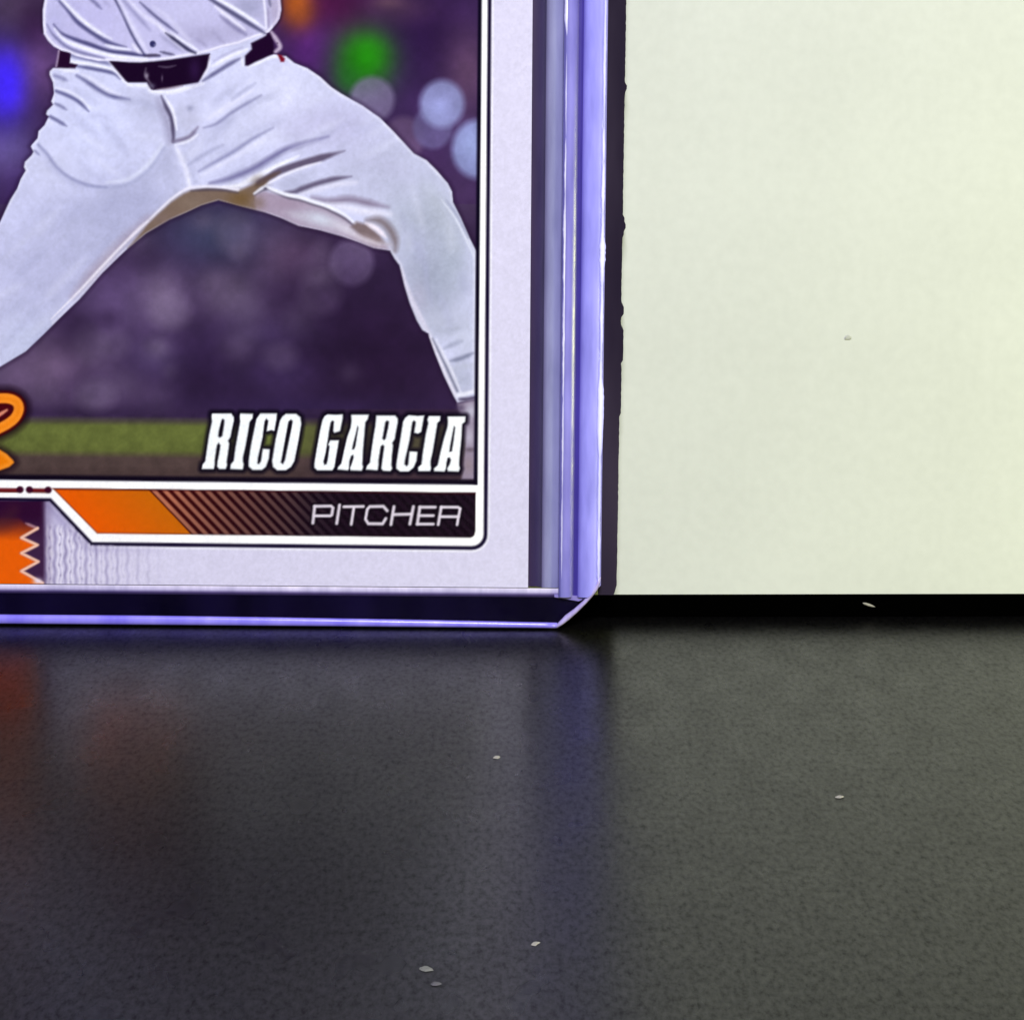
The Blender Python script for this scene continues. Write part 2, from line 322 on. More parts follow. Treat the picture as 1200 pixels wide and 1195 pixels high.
    st([(262,219),(280,217.5),(295,210),(320,197),(350,183)],5.6,WH,1.4,.98,(.4,.2))
    st([(330,182),(350,172),(372,165)],4,(206,206,236),2,.6)
    # underside: tan lining, hem
    s.poly(KHAKI, (122, 102, 90), 2.2); kh = KHAKI
    B(282,233,16,10,(112,86,52),.8); B(225,238,18,9,(134,116,104),.6); B(190,256,12,8,(128,108,104),.6); B(304,214,10,8,(96,76,60),.7)
    st([(224,224),(242,222.5),(262,223),(279,226)],3,(70,60,74),1.3,.85)
    st([(60,374),(93,341),(120,312),(148,283),(173,259.5),(185,248),(200,234),(215,223.5),(224,220),(242,218.5),(260,219.5),(279,222.5)],3,(236,232,246),1.1,.95,(.1,.9))
    st([(84,348),(114,314),(144,284),(172,256)],9,(150,130,146),5,.6,(.1,.3)); st([(60,374),(93,341),(120,312),(148,283),(173,259.5)],2.4,(236,232,246),1.1,.9,(.1,.9)); st([(168,262),(150,281)],3,(228,220,236),1.2,.8)
    # long fold at the right thigh
    st([(303,214),(316,207),(327,201),(350,193),(370,187),(387,182),(404,177)],8,(86,74,100),1.5,.98,(.5,.05)); st([(300,217),(314,209),(328,202)],6,(92,72,66),1.6,.85)
    st([(311,217),(335,204.5),(357,196),(376,190.5)],3,(244,242,255),1.2,.9); st([(330,218),(345,211),(368,202)],9,(184,186,216),4,.7)
    st([(333,226),(345,225),(353,222),(373,215),(393,210),(412,207)],6.4,(92,82,110),1.6,.95,(.4,.05)); st([(352,228),(372,222),(396,216),(418,214)],5,(228,226,246),2.4,.85)
    st([(366,232),(387,236),(410,234),(430,238),(455,243)],7.5,(128,114,140),3,.9,(.3,.05)); st([(384,240),(400,242.5),(430,248),(457,251)],8,(230,228,248),3,.9,(.4,.3))
    s.poly(FLAP, (168, 152, 176), 2.4); B(303,238,9,9,(136,116,112),.8); B(375,257,24,9,(206,212,230),.9,.25); B(335,240,20,8,(160,142,164),.7); B(405,268,20,7,(214,210,226),.8,.35); B(350,253,16,5,(196,192,210),.6,.25)
    st([(298,228.5),(312,222),(322,225),(337,231.5),(352,234.5),(367,239.5),(380,243.5),(393,250),(405,257),(415,265)],3,(72,64,84),1.3,.9,(.4,.6))
    st([(298,227),(310,219.5),(322,223.5),(337,228.5),(352,231.5),(367,236.5),(380,240.5),(393,246),(405,252.5),(417,263)],4.4,WH,1.1,1.,(.5,.4))
    B(311,221,2.2,1.6,(60,54,80),.9)
    s.poly([(411,266),(418,260),(430,263),(445,276),(450,284),(440,285),(424,277)],(124,106,110),2.4); st([(430,258.5),(440,258),(449,261),(458,271),(463,283),(463,294)],9,(120,106,112),3,.9,(.3,.4))
    st([(420,276),(440,284),(456,287)],7,(176,160,168),3.2,.8); st([(429,262),(441,268),(452,278)],5,(244,232,244),1.6,.95,(.4,.25)); st([(404,270),(425,280),(445,287)],4,(214,206,220),2,.8)
    st([(400,182),(440,190),(480,205)],14,(188,188,220),9,.5)
    # shin
    st([(517,234),(533,255),(545,278),(556,302)],2.8,(224,228,246),1.2,.9); st([(523,235),(537,255),(549,279)],2.6,(150,154,186),1.2,.8); st([(500,220),(515,245),(535,290)],14,(182,188,204),8,.6)
    st([(470,316),(474,330),(483,352),(494,374),(502,388)],5,(214,210,232),1.6,.95,(.6,.6)); st([(557,296),(557,350),(556,455)],4,(222,224,244),1.5,.8,(1,1))
    st([(521,408),(530,404),(541,400)],4,(150,154,182),2,.8); st([(528,423),(540,420),(554,414)],4.6,(118,122,150),1.7,.9); st([(505,385),(520,388),(545,382)],7,(170,174,198),4,.6); st([(530,432),(552,428)],6,(182,186,206),3,.6)
    st([(503,394),(512,415),(522,438),(534,464)],3.4,(226,222,240),1.2,.95,(.8,.8)); st([(507,397),(515,413),(525,434),(536,458)],3,(112,112,136),1.2,.95,(.4,.8)); st([(511,398),(520,416),(530,436),(540,460)],3.6,(226,226,244),1.3,.9)
    st([(537,463),(546,461.5),(557,458)],5,(232,232,248),1.3,.95,(1,1)); st([(539,468),(547,468),(557,466)],4.6,(66,54,84),1.5,.95,(.6,.8))
    s.im = keep * (1 - ins[..., None]) + s.im * ins[..., None]      # the cut-out's edge stays crisp
    # shoe behind the lettering
    s.poly([(536,473),(560,468),(560,562),(541,562),(545,520),(541,490)],(150,136,160),2.); B(552,482,8,9,(196,194,214),.8); B(540,478,5,5,(90,76,104),.8); B(550,512,6,12,(190,184,204),.8); B(551,527,7,3,(96,82,96),.8); B(549,545,7,12,(148,132,142),.8)
    # ---- belt and jersey
    s.poly([(69,58),(82,60),(82,74),(91,76),(88,80.5),(66,80)],(34,6,40),1.1); st([(69,60),(67.5,70),(66,78)],2,(196,176,206),.9,.9,(1,1))
    s.poly([(126,69),(152,73),(180,72),(213,68),(246,63),(246,68),(243,80),(236,92),(232,97),(215,100),(195,104),(180,106),(177,105),(172,97),(150,97),(147,95),(137,83),(130,75)],(24,4,34),1.1)
    st([(171,80),(170,88),(172,92),(176,98),(180,104)],2.2,(120,110,130),1,.8); B(172,89,2.2,3.4,(170,160,180),.8); B(178,101,4,3,(90,84,110),.8); st([(186,78),(196,79),(206,77)],2,(130,120,140),1,.6); B(190,92,1.2,4,(110,96,120),.7)
    B(228,82,7,14,(52,26,76),.6); st([(184,105),(200,103.5),(214,101)],2.4,(150,130,144),1.1,.7)
    s.poly([(294,51),(308,44),(318,38),(320,48),(321,60),(323,63),(312,68),(300,73),(291,78),(287,77),(287,66),(295,58)],(28,4,38),1.1)
    st([(251,72),(262,66),(284,56)],3.2,(168,166,206),1.6,.8); st([(249,78),(270,66),(290,58)],4.4,(244,244,255),1.6,.85); st([(238,95),(252,86),(268,76),(283,68)],4.6,(96,94,136),1.4,.92,(.4,.3)); st([(246,66),(244,80),(236,93)],3,(236,234,250),1.2,.9)
    st([(283,66),(285,78)],3,WH,1.2,.8); st([(290,79),(305,73),(318,67),(330,68)],3.4,WH,1.2,.9)
    w, d = s.sdf(JERSEY, 12)
    s.mix(w, .6 * np.clip(1 - d / 4, 0, 1) * (Y[w] < 40), (26, 8, 36)); keep = s.im.copy()
    ins = np.zeros(X.shape); ins[w] = np.clip(.5 - d / 1.6, 0, 1); s.mix(w, ins[w], (196, 193, 232))
    B(110,20,40,26,(190,186,230),.8); B(65,20,16,18,(186,184,226),.8); B(215,15,34,24,(196,194,230),.7); B(240,42,34,14,(172,168,204),.85); B(292,8,24,16,(160,160,194),.9); B(280,38,22,10,(176,172,208),.7); B(130,-60,80,50,(196,192,230),.6); B(322,12,8,24,(176,166,196),.8)
    s.mix(w, .7 * np.exp(-((d + 2.) / 1.8) ** 2) * (X[w] < 320), (246, 244, 255)); s.mix(w, .5 * np.exp(-((d + 2.4) / 1.6) ** 2) * (X[w] >= 320), (230, 220, 238))
    JD = (74, 72, 120)
    st([(70,2),(81,14),(92,27),(110,40),(127,50),(148,55.5)],5.2,JD,1.4,.95,(.5,.15)); st([(60,-8),(70,2)],4,MD,1.6,.7); st([(73,0),(90,18),(105,30.5),(120,40.5),(131,46)],4.6,WH,1.4,.9,(.7,.2)); st([(124,53),(138,57),(153,58.5)],3.4,WH,1.2,.9)
    st([(63,29),(72,39),(87,46),(107,53),(127,60),(147,62.5),(167,65),(187,66)],4.8,(66,64,112),1.3,.97,(.3,.4)); st([(64,34),(75,47),(95,55.5),(120,63),(140,67),(172,69.5)],4.6,WH,1.2,.97,(.3,.6))
    st([(55,29),(60,38),(66,45),(78,55),(95,62),(122,68.5)],3.2,(106,104,150),1.3,.85,(.3,.4)); st([(60,20),(75,34),(98,45)],6,(182,178,222),3,.5)
    st([(134,-2),(144,17),(152,35),(160,50),(169,65)],3.2,(64,62,104),1.1,.95,(.8,.9)); st([(139,0),(150,22),(160,40),(173,62)],5,(228,226,250),2,.8); st([(155,52),(162,60),(166,63)],4,(236,234,252),1.4,.8)
    st([(105,-2),(112,4),(119,11)],3.6,(104,102,148),1.4,.85,(.9,.2)); st([(82,2),(96,12)],5,(170,166,210),3,.5); st([(121,0),(128,8)],3,(160,156,200),1.8,.6)
    st([(145,1),(159,17),(176,36)],4,(142,140,182),1.9,.85,(.6,.2)); st([(150,0),(164,14),(180,28)],4,(232,230,252),1.8,.7)
    st([(164,3),(177,15),(188,24),(208,39)],3.4,(86,84,126),1.2,.92,(.4,.2)); st([(180,8),(200,24),(230,58)],4,(222,220,246),2,.55); st([(176,22),(190,34),(214,58)],4,(236,234,252),1.6,.8)
    st([(194,39),(207,48.5),(220,58),(229,62.5)],4.2,(46,44,76),1.1,.97,(.3,.6)); st([(200,38),(214,48),(233,60)],3,WH,1.1,.9); st([(188,42),(202,52),(214,60)],5,(150,148,186),2,.6)
    B(179,52,3.6,3.8,(44,44,92),1.,0,True,.9); B(181,53,1.2,1.2,(150,150,190),.7); st([(188,61),(196,63),(204,64.5)],3,(70,66,100),1.1,.85); st([(170,66),(180,65),(187,65)],3,(60,50,70),1.1,.8)
    st([(246,-1),(265,11),(281,21),(297,31),(310,39)],5,(78,76,112),1.3,.97,(.7,.5)); st([(255,-1),(281,14),(311,34)],4.2,WH,1.2,.97,(.8,.3)); st([(252,8),(270,22),(287,35)],3.8,(238,236,252),1.4,.9)
    st([(258,19),(273,31),(288,41)],4.2,(120,116,156),1.8,.85,(.25,.5)); st([(230,46),(242,54)],3.5,(146,142,180),2,.6); st([(250,38),(262,50)],4,(150,146,182),2.4,.5)
    st([(309,-2),(311,16),(312,34)],2.6,(238,236,252),.9,.9,(1,.7)); st([(315,-2),(317,8)],3,(92,88,120),1.1,.8); st([(314,10),(315,32)],2,(140,130,164),1.1,.7); st([(296,14),(306,22)],3,(176,174,206),1.4,.5)
    s.im = keep * (1 - ins[..., None]) + s.im * ins[..., None]
    st([(318,38),(326,50),(328,56),(323,61)],5,(206,190,214),1.3,.95,(.6,.8)); B(325,51,1.2,1.2,(80,60,90),.8); s.poly([(325,64),(330,65),(334,69),(333,73),(329,73)],(118,8,34),1.)
    st = s.stroke
    # outside the printed photograph's window
    yy = Y - 0.0108 * X            # the card stands a hair off true in sheet units
    xx = X + 0.009 * Y
    # ---- border, frame
    BORD = (216, 212, 238)
    m = (xx > 564) | (yy > 561.2) | (xx < -83)
    bn = smooth_noise(X.shape, 5, 21) * .5 + smooth_noise(X.shape, 14, 22) * .5 - .5
    s.im[m] = np.array(BORD) * (1 + .015 * bn[m])[..., None]
    def ramp(v, lo, hi, sf=.8): return np.clip((v - lo) / (2 * sf) + .5, 0, 1) * np.clip((hi - v) / (2 * sf) + .5, 0, 1)
    full = (slice(0, PH), slice(0, PW))
    up = np.clip((628 - yy) / 1.5, 0, 1)
    s.mix(full, ramp(xx, 560.2, 565.2, 1.1) * np.clip((563 - yy) / 1.5, 0, 1), (10, 4, 26)); s.mix(full, ramp(xx, -88, -83, 1.1) * np.clip((563 - yy) / 1.5, 0, 1), (10, 4, 26))
    s.mix(full, ramp(yy, 556, 562.5, 1.8) * ((xx < 564) & (xx > -84)), (14, 6, 24))
    # white rounded frame with its thin dark outline, drawn as offset outlines of one shape
    def rot(pts): return [(x - .009 * y, y + .0108 * x) for x, y in pts]
    def corner(cx, cy, r, a0, a1): return [(cx + r * math.cos(a), cy + r * math.sin(a)) for a in np.linspace(math.radians(a0), math.radians(a1), 7)]
    outer = rot([(573.,-520)] + corner(558.5,620,16,0,90) + [(113,636)] + [(64,585.2),(-98,585.2),(-98,-520)])
    w, d = s.sdf(outer, 14)
    s.mix(w, np.clip(1 - np.abs(d - 3.5) / 2.6, 0, 1) * .75, (246, 246, 254))
    ins_photo = rot([(565,-560),(565,562.4),(-87.6,562.4),(-87.6,-560)])
    wd, dd = s.sdf(ins_photo, 40)
    dph = np.full(X.shape, 99.); dph[wd] = dd
    dB = np.full(X.shape, 99.); dB[w] = d
    body = np.clip(.5 - dB / 1.4, 0, 1) * np.clip(.5 + dph / 1.4, 0, 1)
    s.mix(full, body, (252, 252, 254))
    s.mix(full, np.clip(1.55 - np.abs(dB) / 2.1, 0, 1) * (1 - np.clip(-dph, 0, 1)), (16, 6, 40))
    # banner
    ban = rot([(66.5,571.2),(562.5,571.2),(562.5,615.5)] + corner(556.0,617.8,6,0,90) + [(119.5,623.8)])
    w, d = s.sdf(ban, 6); a = np.clip(.5 - d / 1.5, 0, 1); Xw, Yw = X[w], Y[w] - .0108 * X[w]
    t = np.clip((Xw - (Yw - 571) * .95 - 66) / 120, 0, 1)[..., None]
    col = np.array((238, 92, 4.)) * (1 - t) + np.array((196, 104, 10.)) * t
    t2 = np.clip((Xw - 200) / 175, 0, 1)[..., None] ** .75
    lc = np.array((184, 112, 86.)) * (1 - t2) + np.array((58, 44, 52.)) * t2; dc = np.array((62, 6, 8.)) * (1 - t2) + np.array((20, 5, 20.)) * t2
    ph = (Xw - (Yw - 571) * .965 - 172.5)
    stripe = np.clip(.5 + (np.abs((ph / 12.6) % 1 - .5) - .25) * 5.5, 0, 1)[..., None]
    hat = lc * (1 - stripe) + dc * stripe
    q = np.clip(ph / 1.2, 0, 1)[..., None]; col = col * (1 - q) + hat * q
    q = np.clip((Xw - 345) / 60, 0, 1)[..., None]; col = col * (1 - q) + (np.array((20, 8, 20.)) + .16 * (1 - stripe) * np.array((60, 40, 60.))) * q
    s.im[w] = s.im[w] * (1 - a[..., None]) + col * a[..., None]
    dn = .9 * np.clip((574.2 - Yw) / 2.2, 0, 1) * a; s.mix(w, dn * .75, (70, 4, 14)); s.mix(w, a * np.clip(1 + d / 2.2, 0, 1) * .55, (30, 6, 16))
    # ---- double rule with dark links, logo box, mesh texture at lower left
    for x0, x1 in ((-62, -34), (-28, 26), (32, 59)):
        st([(x0 + 2, 574.2 + .0108 * x0), (x1 - 2, 574.2 + .0108 * x1)], 5, (112, 26, 34), .9, 1, (1, 1)); st([(x0 + 2, 576.2 + .0108 * x0), (x1 - 2, 576.2 + .0108 * x1)], 1.6, (84, 20, 12), .8, .8, (1, 1))
        for xx_ in (x0 + 2.5, x1 - 2.5): B(xx_, 573.4 + .0108 * xx_, 4.2, 4, (58, 4, 34), 1, 0, True, .9)
    w = s.win(-100, 586, 230, 700); Xw, Yw = X[w], Y[w]
    below = np.clip((Yw - 586.5) / 1.2, 0, 1) * (dB[w] > 1.5)
    g = np.clip(1 - (Xw - 52) / 150, 0, 1)
    s.mix(w, below * g * .55, (176, 166, 206))
    wav = Xw + .8 * np.sin(Yw / 3.1 + np.floor(Xw / 12.2) * 1.7) + 2.2 * (smooth_noise(Xw.shape, 9, 33) - .5)
    colm = np.clip(1.25 - np.abs(((wav - 58) / 12.2) % 1 - .5) * 12.2 / 1.5, 0, 1) * np.clip(.6 + .9 * (smooth_noise(Xw.shape, 8, 31) - .3), 0, 1)
    s.mix(w, below * np.clip((Yw - 612) / 10, 0, 1) * np.clip(1 - (Xw - 60) / 130, 0, 1) ** .8 * colm * .6, (120, 110, 152))
    cell = np.clip(1.2 - np.hypot((((wav - 58) / 12.2 + .5) % 1 - .5) * 12.2, (((Yw + 4 * np.floor((wav - 52) / 12.2)) / 12) % 1 - .5) * 12) / 2.2, 0, 1)
    s.mix(w, below * np.clip((Yw - 612) / 8, 0, 1) * np.clip(1 - (Xw - 60) / 90, 0, 1) * cell * .7, (126, 116, 158))
    wht = np.clip(1 - np.abs(np.abs(((wav - 58) / 12.2) % 1 - .5) * 12.2 - 4) / 2.2, 0, 1); s.mix(w, below * np.clip((Yw - 612) / 8, 0, 1) * np.clip(1 - (Xw - 60) / 150, 0, 1) * wht * .7, (250, 246, 255))
    s.mix(w, below * np.exp(-((dB[w] - 6) / 5) ** 2) * .5 * g, (150, 140, 186))
    s.mix(w, below * np.clip((55 - Xw) / 5, 0, 1), (36, 4, 36)); s.mix(w, below * np.clip((64 - Xw) / 8, 0, 1) * .35, (110, 90, 130))
    zig = [(30,613),(44,619),(25,630),(44,638.5),(25,648),(45,658),(25,669),(50,683)]
    s.poly([(-90,606),(22,606)] + [(x - 1, y) for x, y in zig] + [(48,690),(-90,690)], (238, 96, 8), 2.2)
    s.mix(w, below * (Xw < 50) * np.clip((634 - Yw) / 30, 0, 1) * np.clip((52 - Xw) / 6, 0, 1), (46, 10, 46)); st([(16,598),(2,612),(-40,620)], 16, (74, 34, 44), 9, .6)
    st(zig[:2], 3, (196, 150, 160), 1, .8, (.3, 1), False); st(zig[1:], 3.3, (250, 200, 176), .9, 1, (1, 1), False); B(44,681,6,4,(236,226,244),.9)
    # ---- orange script at the left
    loop = [(-40,500),(-34,478),(-18,468),(0,466.8),(12,467.5),(20,472),(22,480),(18,489),(10,496),(0,501.5),(-18,510)]
    tail = [(-34,532),(-20,524),(0,527),(8,532),(15,539),(16.5,542),(11,547),(0,551),(-22,553),(-36,545)]
    st(loop, 27, (18, 2, 16), 5, .8, (1, 1)); w, d = s.sdf(tail, 12); s.mix(w, .8 * np.clip(1 - d / 9, 0, 1), (22, 4, 18))
    st(loop, 17.5, (72, 4, 10), 1.2, 1, (1, 1)); s.poly([(-30,500),(-20,478),(0,475),(12,475),(14,481),(6,489),(-14,500)], (74, 4, 16), 1.5); st(loop, 11.5, (255, 148, 40), .9, 1, (1, 1)); st(loop, 4, (240, 128, 12), 2, .6, (1, 1))
    st([(-14,494),(0,485.5),(8,480.5)], 4, (232, 150, 120), 1, .95, (.6, .6)); s.poly(tail, (250, 146, 36), 1.); w, d = s.sdf(tail, 2); s.mix(w, np.clip((-d - 3) / 4, 0, 1), (240, 128, 10))
    # ---- lettering
    lw = np.zeros(X.shape); lp = np.zeros(X.shape)
    for ring, hole in NAME:
        w, d = s.sdf(ring, 14); s.mix(w, np.clip(1.3 - d / 5.2, 0, 1) * .97, (10, 4, 20))
    for ring, hole in NAME:
        w, d = s.sdf(ring, 5, [hole] if hole else []); a = np.clip(.5 - d / 1.5, 0, 1); s.mix(w, a, (246, 250, 254)); lw[w] = np.maximum(lw[w], a)
    for p in POSITION: st(p, 7.5, (12, 3, 14), 1.6, .85, (1, 1), False)
    for p in POSITION: st(p, 3.3, (224, 214, 228), .9, 1, (1, 1), False)
    s.im *= (1 + .045 * (smooth_noise(X.shape, 1.7, 51) - .5) + .03 * (smooth_noise(X.shape, 4.2, 52) - .5))[..., None]
    # ---- which printed area each spot belongs to
    ids = np.zeros(X.shape, int)                      # 0 border
    ids[(dph < 0)] = 1                                # photograph
    dBan = np.full(X.shape, 99.); w, d = s.sdf(ban, 6); dBan[w] = d
    ids[dBan < 0] = 2                                 # position banner
    ids[lw > .5] = 3                                  # player name
    for p in POSITION:
        pa = np.array(p); w = s.win(pa[:, 0].min() - 3, pa[:, 1].min() - 3, pa[:, 0].max() + 3, pa[:, 1].max() + 3)
        for (ax, ay), (bx, by) in zip(pa[:-1], pa[1:]):
            L = (bx - ax) ** 2 + (by - ay) ** 2; t = np.clip(((X[w] - ax) * (bx - ax) + (Y[w] - ay) * (by - ay)) / L, 0, 1)
            sub = ids[w]; sub[np.hypot(X[w] - ax - t * (bx - ax), Y[w] - ay - t * (by - ay)) < 1.7] = 4; ids[w] = sub
    w, d = s.sdf(spline(loop[3:] + [(-18,470)], 4), 8); q = ids[w]; q[(d < 5) & (X[w] < 30) & (q == 1)] = 5; ids[w] = q
    w, d = s.sdf(tail, 4); q = ids[w]; q[d < 0] = 5; ids[w] = q
    return np.clip(s.im, 0, 255) / 255., ids

# ------------------------------------------------------------------ table
tm = material('black_table', (16, 15, 17), .30, .5, IOR=1.23)
_c = coords(tm); _b = tm.node_tree.nodes['Principled BSDF']
mp = tm.node_tree.nodes.new('ShaderNodeMapping'); mp.inputs['Scale'].default_value = (1, .4, 1); wire(tm, _c, mp.inputs[0])
n1 = node(tm, 'ShaderNodeTexNoise', Scale=2200., Detail=3., Roughness=.65); wire(tm, mp.outputs[0], n1.inputs['Vector'])
n2 = node(tm, 'ShaderNodeTexNoise', Scale=330., Detail=2.); wire(tm, mp.outputs[0], n2.inputs['Vector'])
rr = ramp_node(tm, n2.outputs[0], [(.3, (.26, .26, .26, 1)), (.7, (.33, .33, .33, 1))]); wire(tm, rr.outputs[0], _b.inputs['Roughness'])
sp = ramp_node(tm, n1.outputs[0], [(.3, (.2, .2, .2, 1)), (.7, (.9, .9, .9, 1))]); wire(tm, sp.outputs[0], _b.inputs['Specular IOR Level'])
cr = ramp_node(tm, n1.outputs[0], [(.3, rgba((3, 3, 4))), (.7, rgba((11, 10, 10)))]); wire(tm, cr.outputs[0], _b.inputs['Base Color'])
bp = node(tm, 'ShaderNodeBump', Strength=.06, Distance=.00003); wire(tm, n1.outputs[0], bp.inputs['Height']); wire(tm, bp.outputs[0], _b.inputs['Normal'])
v, f = box(-450, 450, -520, 200, -18, 0)
table = tag(mesh_object('table_top', v, f, tm), kind='structure')

# ------------------------------------------------------------------ white board behind
board = empty('white_board', BOARD)
tag(board, 'large plain white board with black lower rim behind the card holder', 'board')
wm = material('board_white', (232, 233, 231), .55, .3)
_b = wm.node_tree.nodes['Principled BSDF']; _c = coords(wm)
n1 = node(wm, 'ShaderNodeTexNoise', Scale=900., Detail=3.); wire(wm, _c, n1.inputs['Vector'])
n2 = node(wm, 'ShaderNodeTexNoise', Scale=60., Detail=3.); wire(wm, _c, n2.inputs['Vector'])
mx = wm.node_tree.nodes.new('ShaderNodeMath'); mx.operation = 'ADD'; wire(wm, n1.outputs[0], mx.inputs[0]); wire(wm, n2.outputs[0], mx.inputs[1])
hf = wm.node_tree.nodes.new('ShaderNodeMath'); hf.operation = 'MULTIPLY'; hf.inputs[1].default_value = .5; wire(wm, mx.outputs[0], hf.inputs[0])
cr = ramp_node(wm, hf.outputs[0], [(.35, rgba((191, 194, 189))), (.65, rgba((198, 201, 196)))]); wire(wm, cr.outputs[0], _b.inputs['Base Color'])
RIM = float(local_at(BOARD, 0, 960, 696)[1])
v, f = box(-250, 250, 0, 6, RIM, 320); mesh_object('panel', v, f, wm, board)
rm = material('rim_black', (1, 1, 1), .7, .0)
v, f = box(-250, 250, -.12, 6, .1, RIM - .01); mesh_object('lower_rim', v, f, rm, board)

# ------------------------------------------------------------------ card
CW, CH, CT = 63.5, 88.9, .32
CARD_D = .62                                             # depth of the printed face behind the holder's front
c_right = float(local_at(HOLDER, CARD_D, 621.5, 344)[0]); c_bot = float(local_at(HOLDER, CARD_D, 309, 686)[1])
c_left = c_right - CW
card = empty('trading_card', HOLDER)
tag(card, 'glossy baseball card showing a pitcher in white, standing inside the clear holder', 'card')
img, ids = paint_card()
img = lin(img * 255.)
img = img * (.9 + .1 * img.min(-1, keepdims=True) ** 3)          # ink a little denser than bare white stock
pm = material('card_print', (200, 200, 200), .2, .1)
at = pm.node_tree.nodes.new('ShaderNodeVertexColor'); at.layer_name = 'print'
wire(pm, at.outputs[0], pm.node_tree.nodes['Principled BSDF'].inputs['Base Color'])
us = np.concatenate([np.arange(c_left, -52.5, .5), np.arange(-52.5, c_right - .01, .083), [c_right]])
zs = np.concatenate([np.arange(c_bot, 63., .086), np.arange(63., c_bot + CH - .01, .5), [c_bot + CH]])
U, Z = np.meshgrid(us, zs)
px, py = picture_of(HOLDER, U, CARD_D, Z)
fx = np.clip(px - PX0, 0, PW - 1.001); fy = np.clip(py - PY0, 0, PH - 1.001)
ix, iy = fx.astype(int), fy.astype(int); tx, ty = (fx - ix)[..., None], (fy - iy)[..., None]
ix1, iy1 = np.minimum(ix + 1, PW - 1), np.minimum(iy + 1, PH - 1)
COL = (img[iy, ix] * (1 - tx) + img[iy, ix1] * tx) * (1 - ty) + (img[iy1, ix] * (1 - tx) + img[iy1, ix1] * tx) * ty
nr, nc = U.shape
VID = np.arange(nr * nc).reshape(nr, nc)
quads = np.stack([VID[:-1, :-1], VID[:-1, 1:], VID[1:, 1:], VID[1:, :-1]], -1).reshape(-1, 4)
qi = ids[np.round(fy).astype(int), np.round(fx).astype(int)][:-1, :-1].reshape(-1)
POS = np.stack([U, np.full_like(U, CARD_D), Z], -1).reshape(-1, 3) * MM
COL = COL.reshape(-1, 3)
printed = {}
for k, nm in enumerate(('printed_border', 'printed_photo', 'position_banner', 'name_lettering', 'position_lettering', 'script_logo')):
    q = quads[qi == k]
    if not len(q): continue
    used, inv = np.unique(q, return_inverse=True); q = inv.reshape(-1, 4)
    me = bpy.data.meshes.new(nm)
    me.vertices.add(len(used)); me.vertices.foreach_set('co', POS[used].ravel())
    me.loops.add(q.size); me.loops.foreach_set('vertex_index', q.ravel().astype(np.int32))
    me.polygons.add(len(q)); me.polygons.foreach_set('loop_start', np.arange(0, q.size, 4, dtype=np.int32)); me.polygons.foreach_set('loop_total', np.full(len(q), 4, np.int32))
    ca = me.color_attributes.new('print', 'FLOAT_COLOR', 'POINT')
    ca.data.foreach_set('color', np.concatenate([COL[used], np.ones((len(used), 1))], 1).ravel())
    me.update(calc_edges=True); me.materials.append(pm)
    o = bpy.data.objects.new(nm, me); scene.collection.objects.link(o); printed[nm] = o
    o.parent = printed[{'name_lettering': 'printed_photo', 'script_logo': 'printed_photo', 'position_lettering': 'position_banner'}[nm]] if k > 2 else card
sm = material('card_stock_white', (236, 228, 238), .6, .3)
v, f = box(c_left, c_right, CARD_D + .012, CARD_D + CT, c_bot, c_bot + CH); mesh_object('card_stock', v, f, sm, card)

# ------------------------------------------------------------------ rigid clear holder
holder = empty('card_holder', HOLDER)
tag(holder, 'rigid clear plastic card holder with violet tinted edges standing on the table', 'card holder')
R = float(local_at(HOLDER, 0, 709, 340)[0]); LFT = c_left - (R - c_right); TOP = 101.6; CHF = 4.3
rng = random.Random(5)

def plastic(name, col, rough=.22, col2=None, scale=260., spec=.5, trans=0.):
    m = material(name, col, rough, spec)
    b = m.node_tree.nodes['Principled BSDF']; c = coords(m)
    mp = m.node_tree.nodes.new('ShaderNodeMapping'); mp.inputs['Scale'].default_value = (1, 1, .22); wire(m, c, mp.inputs[0])
    n = node(m, 'ShaderNodeTexNoise', Scale=scale * 4, Detail=4.); wire(m, mp.outputs[0], n.inputs['Vector'])
    if col2:
        r = ramp_node(m, n.outputs[0], [(.32, rgba(col)), (.68, rgba(col2))]); wire(m, r.outputs[0], b.inputs['Base Color'])
    bp = node(m, 'ShaderNodeBump', Strength=.25, Distance=.0001); wire(m, n.outputs[0], bp.inputs['Height']); wire(m, bp.outputs[0], b.inputs['Normal'])
    b.inputs['Transmission Weight'].default_value = trans
    return m
# clear sheet: see-through with a mirror-like skin
gm = bpy.data.materials.new('clear_plastic'); gm.use_nodes = True; nt = gm.node_tree; nt.nodes.clear()
out = nt.nodes.new('ShaderNodeOutputMaterial'); mix = nt.nodes.new('ShaderNodeMixShader'); tr = nt.nodes.new('ShaderNodeBsdfTransparent'); gl = nt.nodes.new('ShaderNodeBsdfGlossy'); fr = nt.nodes.new('ShaderNodeLayerWeight'); pw = nt.nodes.new('ShaderNodeMath'); pw.operation = 'POWER'; pw.inputs[1].default_value = 5; ma = nt.nodes.new('ShaderNodeMath'); ma.operation = 'MULTIPLY_ADD'; ma.inputs[1].default_value = .9; ma.inputs[2].default_value = .008
tr.inputs[0].default_value = (.99, .988, .998, 1); gl.inputs['Roughness'].default_value = .06; 
nt.links.new(fr.outputs['Facing'], pw.inputs[0]); nt.links.new(pw.outputs[0], ma.inputs[0]); nt.links.new(ma.outputs[0], mix.inputs[0]); nt.links.new(tr.outputs[0], mix.inputs[1]); nt.links.new(gl.outputs[0], mix.inputs[2]); nt.links.new(mix.outputs[0], out.inputs[0])

